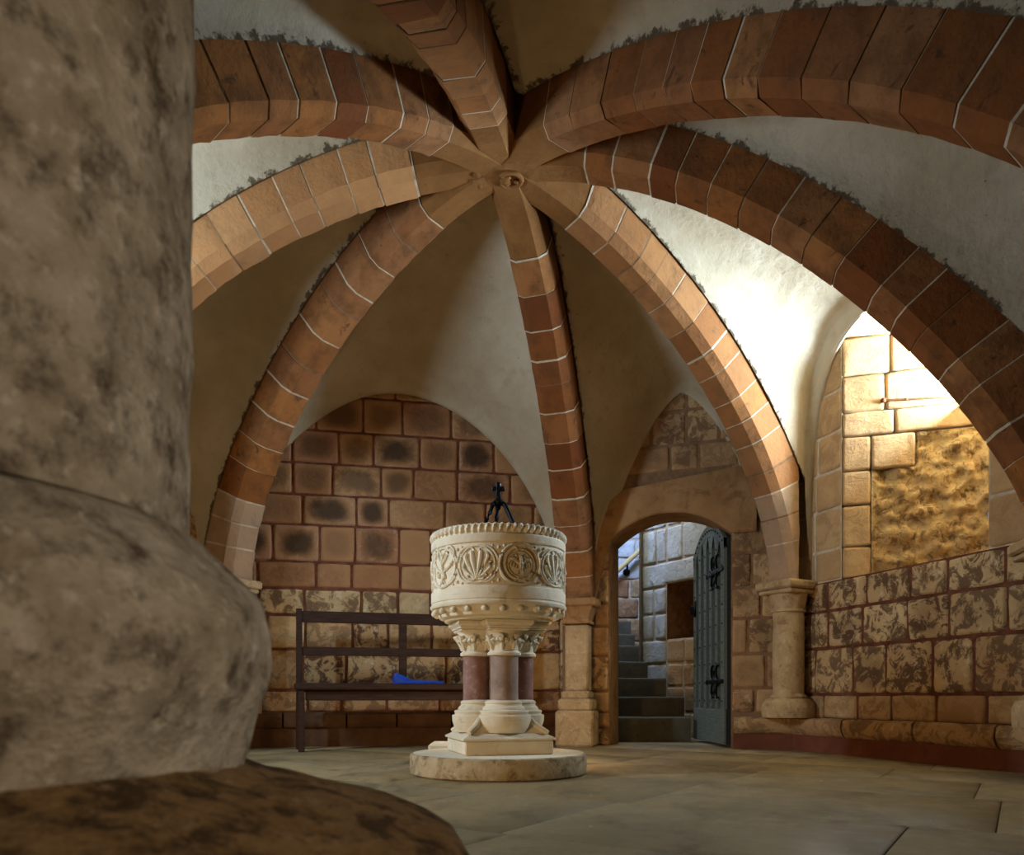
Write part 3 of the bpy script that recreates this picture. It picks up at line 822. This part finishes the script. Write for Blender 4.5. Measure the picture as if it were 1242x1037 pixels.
# ================================================================== STAIR BEHIND THE DOOR
WS1 = Wall(Vector((1.23, 7.4)), Vector((2.4, 5.55)))
def passage_wall(W, courses, name, seed, wr, label=None, hole=None, sty=None, split=9.0, depth=.009, rough=.008):
    mb = MB(); r = random.Random(seed)
    st = sty or (lambda s, z, r: (r.uniform(.5, 1), 0, r.uniform(0, .35), r.uniform(0, .1)))
    if hole:
        a, b, z0, z1 = hole
        coursed(mb, W, 0, a, courses, st, r, wr, depth=depth, rough=rough, gap=.006, mat=2)
        coursed(mb, W, b, W.L, courses, st, r, wr, depth=depth, rough=rough, gap=.006)
        coursed(mb, W, a, b, [z for z in courses if z <= z0 + .01], st, r, wr, depth=depth, rough=rough, gap=.006)
        stone(mb, W, a - .05, b + .4, z1, z1 + .2, (.7, 0, .1, 0), depth, r, .006, 2)
        coursed(mb, W, a, b, [z for z in courses if z >= z1 + .19], st, r, wr, depth=depth, rough=rough, gap=.006, mat=2)
        backing(mb, W, [(0, a, 0, 3.3), (b, W.L, 0, 3.3), (a, b, 0, z0), (a, b, z1, 3.3)])
        d = .38   # niche
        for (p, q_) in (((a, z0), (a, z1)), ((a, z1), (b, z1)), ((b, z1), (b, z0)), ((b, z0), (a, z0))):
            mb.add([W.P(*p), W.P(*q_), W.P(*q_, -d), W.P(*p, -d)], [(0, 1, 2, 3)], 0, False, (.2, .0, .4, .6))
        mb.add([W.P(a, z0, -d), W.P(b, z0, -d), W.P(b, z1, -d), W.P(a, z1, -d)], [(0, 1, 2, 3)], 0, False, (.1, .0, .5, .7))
    else:
        coursed(mb, W, 0, W.L, [z for z in courses if z <= split], st, r, wr, depth=depth, rough=rough, gap=.006)
        if split < 5: coursed(mb, W, 0, W.L, [z for z in courses if z >= split], st, r, wr, depth=depth, rough=rough, gap=.006, mat=2)
        backing(mb, W, [(-.1, W.L + .1, 0, 3.3)])
    return struct(mb.build(name, [BLK, MORTL, PASS]), label)
def on_wall(W, px):          # distance along W where the photograph's column px meets it
    k = (px - CX) / F
    return (k * W.p0.y - W.p0.x) / (W.d.x - k * W.d.y)
na, nb = on_wall(WS1, 809), on_wall(WS1, 858)
pa = WS1.P(na, 0)
passage_wall(WS1, [0, .22, .45, .66, .88, 1.12, 1.36, 1.585, 1.9, 2.3, 2.7, 3.1], 'wall_stair_inner', 51, (.22, .4), 'pale stone wall with a dark square recess beyond the doorway', (na, nb, .88, 1.385))
# end face of that wall
WS1e = Wall(Vector((1.63, 8.2)), Vector((1.23, 7.4)))
passage_wall(WS1e, [0, .4, .8, 1.2, 1.6, 2.0, 2.4, 2.8, 3.2], 'wall_stair_end', 52, (.3, .5))
WS2 = Wall(Vector((-.3, 8.45)), Vector((2.6, 8.45)))
def styP(s, z, r):
    return (r.uniform(.3, .9), 0, r.uniform(.1, .5), r.uniform(.3, .9)) if z < 1.62 else (r.uniform(.6, 1), 0, r.uniform(0, .2), 0)
passage_wall(WS2, [0, .3, .62, .95, 1.2, 1.42, 1.62, 1.85, 2.05, 2.3, 2.55, 2.9, 3.2], 'wall_stair_back', 53, (.14, .34), 'rough rubble wall lit blue at the turn of the stair', sty=styP, split=1.62, depth=.015, rough=.015)
WS3 = Wall(Vector((.40, 6.0)), Vector((-.3, 8.45)))
passage_wall(WS3, [0, .3, .6, .9, 1.2, 1.5, 1.8, 2.1, 2.5, 2.9, 3.2], 'wall_stair_outer', 54, (.3, .5))
mb = MB(); mb.box((-.6, 6.15, 3.2), (3.0, 8.7, 3.3)); struct(mb.build('ceiling_stair', PLA))
mb = MB(); mb.add([WD.P(WD.L, 0, -.06), WD.P(WD.L + .8, 0, -.06), WD.P(WD.L + .8, TOP, -.06), WD.P(WD.L, TOP, -.06)], [(0, 1, 2, 3)]); struct(mb.build('wall_stair_near', MORT))
# steps
ends = [(838, 6.20), (830, 6.50), (808, 6.80), (795, 7.08), (782, 7.34), (783, 7.60), (784, 7.84)]
zs = [.197, .36, .522, .677, .838, .967, 1.12]
for i, ((px, Y), z) in enumerate(zip(ends, zs)):
    xr = (px - CX) / F * Y; mb = MB(); zb = 0.0
    Y1 = 8.44
    if i == len(ends) - 1: Y1 = 8.44
    depth = (ends[i + 1][1] - Y - .004) if i < len(ends) - 1 else .48
    xl = .40 - .286 * (Y - 6.0) + .10; rear = Y + depth
    xr = min(xr, 1.19 if rear > 7.36 else 1.23 + (7.4 - rear) * .632 - .045)
    n = 10; P = []
    for j in range(n + 1):
        x = xl + (xr - xl) * j / n; w = .006 * noise.noise(Vector((x * 6, i * 3.1, 0)))
        P.append([(x, Y, zb), (x, Y, z - .03 + w), (x, Y + .006, z - .008 + w), (x, Y + .025, z + w), (x, Y + depth, z + w)])
    mb.grid(P, 0, True)
    for row in (P[0], P[-1]): mb.add([*row, (row[0][0], Y + depth, zb)], [list(range(6))], 0)
    names = ['lowest', 'second', 'third', 'fourth', 'fifth', 'sixth', 'seventh']
    tag(mb.build('stair_step', STEPM), f'worn dark stone step, {names[i]} from the floor beyond the doorway', 'step', 'steps winding up beyond the doorway')
# handrail on the far wall
hr = thing('handrail', 'pale wooden handrail sloping up the blue lit wall beyond the doorway', 'handrail')
a, b = at(747, 694, 8.33), at(790, 655, 8.33)
mb = MB(); mb.tube([a, a.lerp(b, .5), b, b + (b - a)], .027, 10); mb.build('rail', RAILW, hr)
for f in (.33, 1.5):
    p = a + (b - a) * f; mb = MB(); mb.tube([p, p + Vector((0, .03, -.07)), p + Vector((0, .09, -.10))], .013, 8); mb.ball(p + Vector((0, .085, -.10)), .04, 10, sc=(1, .35, 1)); mb.build('bracket', IRON, hr)

# ================================================================== FONT
FX, FY, FZ = -.064, 3.70, .098
mb = MB()
mb.lathe([(.40, .098), (.0, .098)], 96, mat=1, cap=False)
mb.lathe([(.40, .0), (.412, .008), (.415, .03), (.414, .085), (.41, .094), (.40, .098)], 96, fn=lambda r, z, a: r + (.004 * noise.noise(Vector((a * 5, z * 9, 2))) if r > .3 else 0), cap=False)
st = tag(mb.build('font_step', [STEPS, FONT], loc=(FX, FY, 0)), 'low round stone step under the carved font', 'step')
mb = MB(); mb.box((-.30, 4.20, 0), (-.02, 4.36, .105), bev=.012); mb.box((-.47, 4.18, 0), (-.31, 4.34, .105), bev=.012)
mb = MB(); mb.box((-.45, 4.20, 0), (-.10, 4.46, .108), bev=.012)
tag(mb.build('kneeling_block', FONT), 'small pale stone block on the floor behind the round font step', 'block')

font = thing('baptismal_font', 'round cream stone font carved with medallions on clustered marble shafts', 'font', (FX, FY, FZ))
FA = math.radians(15.7)
def rot(x, y): return Vector((x * math.cos(FA) - y * math.sin(FA), x * math.sin(FA) + y * math.cos(FA), 0))
MR = Matrix.Rotation(FA, 4, 'Z')
# square plinth
mb = MB(); hw = .205
mb.box((-hw, -hw, 0), (hw, hw, .066), M=MR, bev=.006)
mb.grid([[MR @ Vector((sx * w, sy * w, z)) for sx, sy in ((-1, -1), (1, -1), (1, 1), (-1, 1))] for w, z in ((hw + .008, .066), (hw + .010, .074), (hw - .004, .082), (hw - .03, .095), (hw - .035, .095))], 0, False, wrap_v=True, flip=True)
mb.add([MR @ Vector((sx * .17, sy * .17, .095)) for sx, sy in ((-1, -1), (1, -1), (1, 1), (-1, 1))], [(0, 1, 2, 3)])
mb.build('plinth', FONT, font)
# moulded lobed base
def lobes(theta, r0, d):       # radius of a four-lobed outline at angle theta, lobes of radius r0 centred d from the axis
    best = 0
    for k in range(4):
        a = FA + k * PI / 2; c = math.cos(theta - a) * d; s = math.sin(theta - a) * d
        if r0 * r0 - s * s > 0: best = max(best, c + math.sqrt(r0 * r0 - s * s))
    return best
mb = MB(); D0 = .095
mb.lathe([(.100, .098), (.116, .125), (.124, .150), (.125, .174), (.122, .178), (.112, .180), (.112, .186), (.115, .192), (.112, .199), (.098, .202), (.097, .209), (.090, .218), (.086, .220), (.083, .228), (.086, .234), (.083, .241), (.070, .248)], 120,
         fn=lambda r, z, a: lobes(a, r, D0))
for k in range(4):             # hanging half-round lobes on each face and corner spurs
    a = FA + k * PI / 2
    u = Vector((math.cos(a), math.sin(a), 0)); w = Vector((-u.y, u.x, 0))
    P = []
    for i in range(13):
        ph = -PI / 2 + PI * i / 12
        P.append([Vector((0, 0, .172)) + u * (D0 - .02 + .145 * math.cos(ph) * s + .0) * 1 + w * (.125 * math.sin(ph) * s) + Vector((0, 0, -(1 - s) * .10)) for s in (1.0, .97, .90, .75, .5)])
    mb.grid(P, 0, True)
    e = FA + k * PI / 2 + PI / 4; v = Vector((math.cos(e), math.sin(e), 0)); t_ = Vector((-v.y, v.x, 0))
    mb.add([v * .265 + Vector((0, 0, .092)), v * .12 + t_ * .075 + Vector((0, 0, .095)), v * .12 - t_ * .075 + Vector((0, 0, .095)), v * .125 + Vector((0, 0, .19))], [(0, 1, 3), (0, 3, 2), (1, 2, 3)])
    mb.tube([v * .26 + Vector((0, 0, .098)), v * .2 + Vector((0, 0, .128)), v * .155 + Vector((0, 0, .178))], [.012, .016, .008], 8)
mb.build('moulded_base', FONT, font)
# four marble shafts with leafy capitals
for k in range(4):
    a = FA - PI / 2 + k * PI / 2; p = Vector((math.cos(a), math.sin(a), 0)) * .105
    mb = MB(); mb.lathe([(.0655, .245), (.064, .26), (.064, .44), (.065, .452)], 36, c=p); mb.build('shaft', MARG if k == 0 else MARB, font)
    cap = MB()
    cap.lathe([(.066, .448), (.076, .452), (.078, .461), (.072, .468), (.066, .472), (.068, .50), (.078, .54), (.094, .562)], 36, c=p)
    Ra = Matrix.Rotation(FA, 4, 'Z')
    for (h, z0, z1) in ((.094, .562, .572), (.100, .572, .582), (.112, .588, .608)):
        cap.box((-h, -h, z0), (h, h, z1), M=Matrix.Translation(p) @ Ra, bev=.004)
    cap.grid([[Matrix.Translation(p) @ Ra @ Vector((sx * w, sy * w, z)) for sx, sy in ((-1, -1), (1, -1), (1, 1), (-1, 1))] for w, z in ((.098, .580), (.103, .584), (.110, .590))], 0, False, wrap_v=True, flip=True)
    capo = cap.build('capital', FONT, font)
    lf = MB()
    for j in range(8):
        b = a + j * PI / 4 + PI / 8; q_ = Vector((math.cos(b), math.sin(b), 0)); tg = Vector((-q_.y, q_.x, 0)); big = 1.15 if j % 2 else .9
        base = p + q_ * .068
        lf.tube([base + Vector((0, 0, .476)), base + q_ * .008 + Vector((0, 0, .51)), base + q_ * .024 * big + Vector((0, 0, .538)), base + q_ * .034 * big + Vector((0, 0, .532))], [.007, .013, .015, .011], 8)
        for sg in (-1, 1):
            lf.tube([base + tg * sg * .010 + Vector((0, 0, .50)), base + q_ * .013 + tg * sg * .022 + Vector((0, 0, .522)), base + q_ * .02 + tg * sg * .022 + Vector((0, 0, .512))], [.005, .010, .008], 6)
    lf.build('carved_leaves', FONT, capo)
mb = MB(); mb.lathe([(.07, .245), (.07, .60)], 24, cap=False); mb.build('core_shaft', MARG, font)

# bowl
RB = .312
bowl = MB()
bowl.lathe([(.0, .609), (.252, .609), (.256, .618), (.276, .624), (.281, .632), (.281, .638), (.289, .644), (.298, .656), (.306, .663), (.316, .665), (.320, .672), (.320, .679), (.314, .685), (.3125, .690),
            (.316, .692), (.316, .738), (.314, .742), (.307, .744), (.307, .932), (.314, .936), (.316, .942), (.316, .968), (.312, .973), (.309, .975), (.309, .990), (.312, 1.014), (.26, 1.014), (.255, .95), (.0, .93)], 128, cap=False)
bw = bowl.build('bowl', FONT, font)
# rope moulding round the rim
P = []
for i in range(420):
    th = 2 * PI * i / 420; row = []
    for j in range(12):
        ph = 2 * PI * j / 12
        r = .0195 + .0050 * math.cos(ph * 1.0 - th * 66)
        row.append(Vector(((.2985 + r * math.cos(ph)) * math.cos(th), (.2985 + r * math.cos(ph)) * math.sin(th), .996 + r * math.sin(ph))))
    P.append(row)
mb = MB(); mb.grid(P, 0, True, wrap_u=True, wrap_v=True); mb.build('rope_moulding', FONT, bw)
for i in range(24):
    th = 2 * PI * (i + .3) / 24
    mb = MB(); mb.ball(((.300) * math.cos(th), (.300) * math.sin(th), .6485), .0155, 12); mb.build('ball', FONT, bw)
# carved relief: alternating palmettes, foliage and a bird roundel
RC_ = .3065
class Relief:
    def __init__(s, th0): s.th0 = th0; s.mb = MB(); s.k = 1.27
    def p(s, x, z, o=0.0):
        x, z = s.k * x, ZC + s.k * (z - ZC)
        th = s.th0 + x / RC_; r = RC_ + o
        return Vector((r * math.cos(th), r * math.sin(th), z))
    def stroke(s, pts, rad, o=.002, flat=.8, n=7):
        rad = [r * 1.3 for r in rad] if hasattr(rad, '__len__') else rad * 1.25
        s.mb.tube([s.p(x, z, o) for x, z in pts], rad, n, flat=flat)
    def ring(s, cx, cz, r, rad, o=.002, n=32):
        s.stroke([(cx + r * math.cos(2 * PI * i / n), cz + r * math.sin(2 * PI * i / n)) for i in range(n + 1)], rad, o)
ZC = .838
def curl(x0, z0, a0, size, sg, n=14, turns=1.25):
    out = []; x, z, a = x0, z0, a0
    for i in range(n):
        st_ = size * (1 - i / n * .75) * .26; out.append((x, z)); x += math.cos(a) * st_; z += math.sin(a) * st_; a += sg * turns * 2 * PI / n * (.35 + 1.2 * i / n) * .62
    return out
def spandrel(R, x):
    for up in (1, -1):
        for sg in (1, -1):
            R.stroke(curl(x, ZC + up * .012, up * PI / 2 + sg * -.35 * up, .062, -sg * up, 10, 1.1), [.0055] * 6 + [.005, .0045, .004, .006], .001)
        R.mb.ball(R.p(x, ZC + up * .056, .001), .008, 8)
        R.mb.ball(R.p(x - .02, ZC + up * .062, .001), .006, 8); R.mb.ball(R.p(x + .02, ZC + up * .062, .001), .006, 8)
def palmette(R):
    R.ring(0, ZC, .064, .0048)
    for sg in (-1, 1):
        R.stroke([(0, ZC - .05), (sg * .006, ZC - .02), (sg * .014, ZC + .015), (sg * .017, ZC + .045)], [.005, .007, .011, .009], .002)
        R.stroke([(sg * .004, ZC - .05), (sg * .018, ZC - .022), (sg * .034, ZC + .006), (sg * .041, ZC + .026), (sg * .035, ZC + .04)], [.004, .006, .009, .009, .006], .002)
        R.stroke([(sg * .004, ZC - .05), (sg * .028, ZC - .032), (sg * .048, ZC - .012), (sg * .05, ZC + .004), (sg * .043, ZC + .01)], [.004, .006, .008, .008, .006], .002)
        R.stroke([(sg * .006, ZC - .053), (sg * .026, ZC - .050), (sg * .036, ZC - .040), (sg * .03, ZC - .032), (sg * .024, ZC - .037)], [.005, .006, .007, .006, .006], .002)
def bird(R):
    for r, w in ((.071, .0085), (.052, .0045), (.043, .003)): R.ring(0, ZC, r, w)
    R.stroke([(0, ZC + .028), (0, ZC + .012), (.001, ZC - .006), (0, ZC - .026)], [.006, .011, .012, .004], .005)
    R.mb.ball(R.p(.0, ZC + .002, .012), .010, 10)
    for sg in (-1, 1):
        R.stroke([(sg * .006, ZC + .002), (sg * .018, ZC + .014), (sg * .033, ZC + .016), (sg * .042, ZC + .004)], [.008, .009, .007, .003], .004)
        for j in range(3): R.stroke([(sg * (.012 + j * .009), ZC + .006), (sg * (.015 + j * .009), ZC - .016 + j * .004)], [.005, .003], .003)
        R.stroke([(sg * .004, ZC - .02), (sg * .010, ZC - .034)], [.005, .003], .003)
    for sg in (-1, 1): R.ring(sg * .02, ZC + .028, .007, .003)
def foliage(R, rg):
    R.ring(0, ZC, .069, .0055)
    R.stroke([(.0, ZC - .055), (.006, ZC - .02), (-.006, ZC + .015), (.004, ZC + .05)], [.006, .008, .008, .005], .003)
    for j in range(9):
        a = rg.uniform(0, 2 * PI); r = rg.uniform(.02, .048)
        R.mb.ball(R.p(r * math.cos(a), ZC + r * math.sin(a), .003), rg.uniform(.008, .013), 8)
    for sg in (-1, 1):
        R.stroke(curl(sg * .004, ZC - .015, PI / 2 - sg * 1.2, .07, sg, 12), [.006] * 12, .002); R.stroke(curl(-sg * .002, ZC + .012, PI / 2 - sg * .9, .06, sg, 12), [.006] * 12, .002)
rg = random.Random(77)
kinds = ['bird', 'palmette', 'foliage', 'palmette', 'foliage', 'palmette', 'foliage', 'palmette', 'foliage', 'palmette']
th_b = -PI / 2 + math.radians(19.0)
for i in range(10):
    th = th_b - i * 2 * PI / 10
    R = Relief(th)
    {'bird': lambda: bird(R), 'palmette': lambda: palmette(R), 'foliage': lambda: foliage(R, rg)}[kinds[i]]()
    spandrel(R, RC_ * PI / 10 / R.k)
    R.mb.build('carved_medallion', FONT if kinds[i] != 'bird' else FONTD, bw)

# cover with its cross handle
cov = thing('font_cover', 'dark font cover with iron cross handle on the cream font', 'cover', (FX, FY, FZ + 1.0165))
mb = MB(); mb.lathe([(.0, .0), (.264, .0), (.267, .006), (.262, .012), (.19, .024), (.06, .034), (.0, .036)], 64, cap=False); mb.build('lid', BENCHW, cov)
hd = MB(); zt = .165
for k in range(3):
    a = math.radians(-20 + 120 * k) ; u = Vector((math.cos(a), math.sin(a), 0))
    hd.tube([Vector((0, 0, zt)) + u * .008, Vector((0, 0, zt - .018)) + u * .034, Vector((0, 0, zt - .06)) + u * .052, Vector((0, 0, .075)) + u * .068, Vector((0, 0, .028)) + u * .09], [.011, .012, .011, .010, .013], 8)
hd.ball((0, 0, zt - .004), .026, 12, sc=(1, 1, .8)); hd.ball((0, 0, zt - .028), .013, 8)
hd.build('handle', IRON, cov)
cr = MB(); cr.box((-.011, -.009, zt + .01), (.011, .009, zt + .092), bev=.003); cr.box((-.031, -.008, zt + .05), (.031, .008, zt + .072), bev=.003); cr.ball((0, 0, zt + .018), .014, 8)
cr.build('cross', IRON, cov)

# ================================================================== BENCH
bx, by, ang = -1.455, 5.36, math.radians(15.0)
bench = thing('wooden_bench', 'long dark wooden bench with open slatted back against the back wall', 'bench', (bx, by, 0), ang)
LB = 1.42
def bb(name, lo, hi, bev=.004, par=bench):
    m_ = MB(); m_.box(lo, hi, bev=bev); return m_.build(name, BENCHW, par)
for i, x in enumerate((0.0, LB)):
    bb('post', (x - .021, -.0, 0), (x + .021, .045, .965))
    bb('front_leg', (x - .021 + .015, -.29, 0), (x + .021 + .015, -.245, .405))
    bb('side_stretcher', (x - .016 + .012, -.246, .33), (x + .016 + .012, .0, .405))
bb('middle_upright', (LB / 2 - .028, .008, .43), (LB / 2 + .028, .04, .875))
bb('top_rail', (.021, .006, .872), (LB - .021, .042, .950))
bb('middle_rail', (.021, .01, .645), (LB - .021, .038, .703))
bb('seat_plank', (-.03, -.31, .405), (LB + .03, -.01, .448), .008)
bb('seat_apron', (.04, -.272, .335), (LB - .01, -.25, .398))
bb('back_seat_rail', (.021, .008, .39), (LB - .021, .036, .455))
# unidentified blue article lying on the seat, much like a plastic folder
cb, sb = math.cos(ang), math.sin(ang)
q0 = Vector((bx + cb * .62 + sb * .20, by + sb * .62 - cb * .20, .4485))
bl = thing('folded_article', 'folded bright blue cloth lying on the dark bench seat', 'article', q0, ang)
mb = MB()
P = []
for i in range(9):
    t = i / 8; x = .0 + .13 * t; w = .075 * (1 - .15 * t); h = .062 * (1 - t) ** .7 + .010
    P.append([(x, -w, .0), (x, -w, h * .55), (x + .01, -w * .6, h), (x + .01, w * .6, h), (x, w, h * .55), (x, w, 0)])
mb.grid(P, 0, True); mb.add(P[0], [list(range(6))]); mb.add(P[-1], [list(range(6))[::-1]])
mb.build('fold', BLUE, bl)
mb = MB(); P = []
for i in range(13):
    t = i / 12; x = .085 + .25 * t; w = .03 * (1 - .35 * t); h = .030 - .012 * t
    P.append([(x, -w - .03, .001), (x, -w - .03, h * .8), (x, -.03, h), (x, w - .03, h * .8), (x, w - .03, .001)])
mb.grid(P, 0, True, wrap_v=True); mb.add(P[-1], [list(range(5))]); mb.add(P[0], [list(range(5))])
mb.build('flap', BLUE, bl)

# ================================================================== LIGHT
def light(name, kind, loc, energy, color, size=.2, target=None, spot=None, sy=None):
    d = bpy.data.lights.new(name, kind); d.energy = energy; d.color = color
    if kind in ('POINT', 'SPOT'): d.shadow_soft_size = size
    if kind == 'AREA':
        d.size = size
        if sy: d.shape = 'RECTANGLE'; d.size_y = sy
    if spot: d.spot_size = math.radians(spot); d.spot_blend = .8
    o = bpy.data.objects.new(name, d); C.objects.link(o); o.location = loc
    if target: o.rotation_euler = (Vector(target) - Vector(loc)).to_track_quat('-Z', 'Y').to_euler()
    return o
WARM = (1.0, .62, .27)
light('floor_lamp_behind_column', 'SPOT', (-1.25, 1.9, .25), 52, (1.0, .66, .34), .08, (-.1, 5.4, 1.3), 135)
light('column_fill_spot', 'SPOT', (1.1, -.15, .55), 46, (1.0, .84, .66), .12, (-.75, .82, .75), 62)  # added spot with no source in the room, brightens only the column
light('lamp_behind_font', 'POINT', (.02, 4.36, .17), 17, WARM, .05)
light('rear_fill', 'POINT', (.5, -.9, 1.0), 10, WARM, .25)  # unseen fill added behind the camera to lift the font's front
light('stair_skylight', 'AREA', (.85, 7.35, 2.7), 48, (.24, .42, 1.0), .4, (1.0, 8.4, 1.8))
light('stair_daylight', 'AREA', (.75, 6.7, 3.1), 26, (.84, .95, 1.0), .5, (1.35, 7.0, 1.2))

w = bpy.data.worlds.new('sky'); bpy.context.scene.world = w; w.use_nodes = True
bg = w.node_tree.nodes['Background']; bg.inputs[0].default_value = (.55, .7, 1, 1); bg.inputs[1].default_value = .6

# ================================================================== CAMERA
cd = bpy.data.cameras.new('camera'); cam = bpy.data.objects.new('camera', cd); C.objects.link(cam)
cam.location = (0, 0, EYE); cam.rotation_euler = (PI / 2, 0, 0)
cd.sensor_fit = 'HORIZONTAL'; cd.sensor_width = 36; cd.lens = 36 * F / 1242
cd.shift_y = (CY - 518.5) / 1242; cd.clip_start = .02
cd.dof.use_dof = True; cd.dof.focus_distance = 3.9; cd.dof.aperture_fstop = 5.6
sc = bpy.context.scene; sc.camera = cam
sc.view_settings.view_transform = 'Standard'; sc.view_settings.look = 'None'; sc.view_settings.exposure = -0.22; sc.view_settings.gamma = 1.0
sc.view_settings.use_curve_mapping = False
sc.cycles.use_denoising = True
sc.cycles.max_bounces = 8; sc.cycles.diffuse_bounces = 5
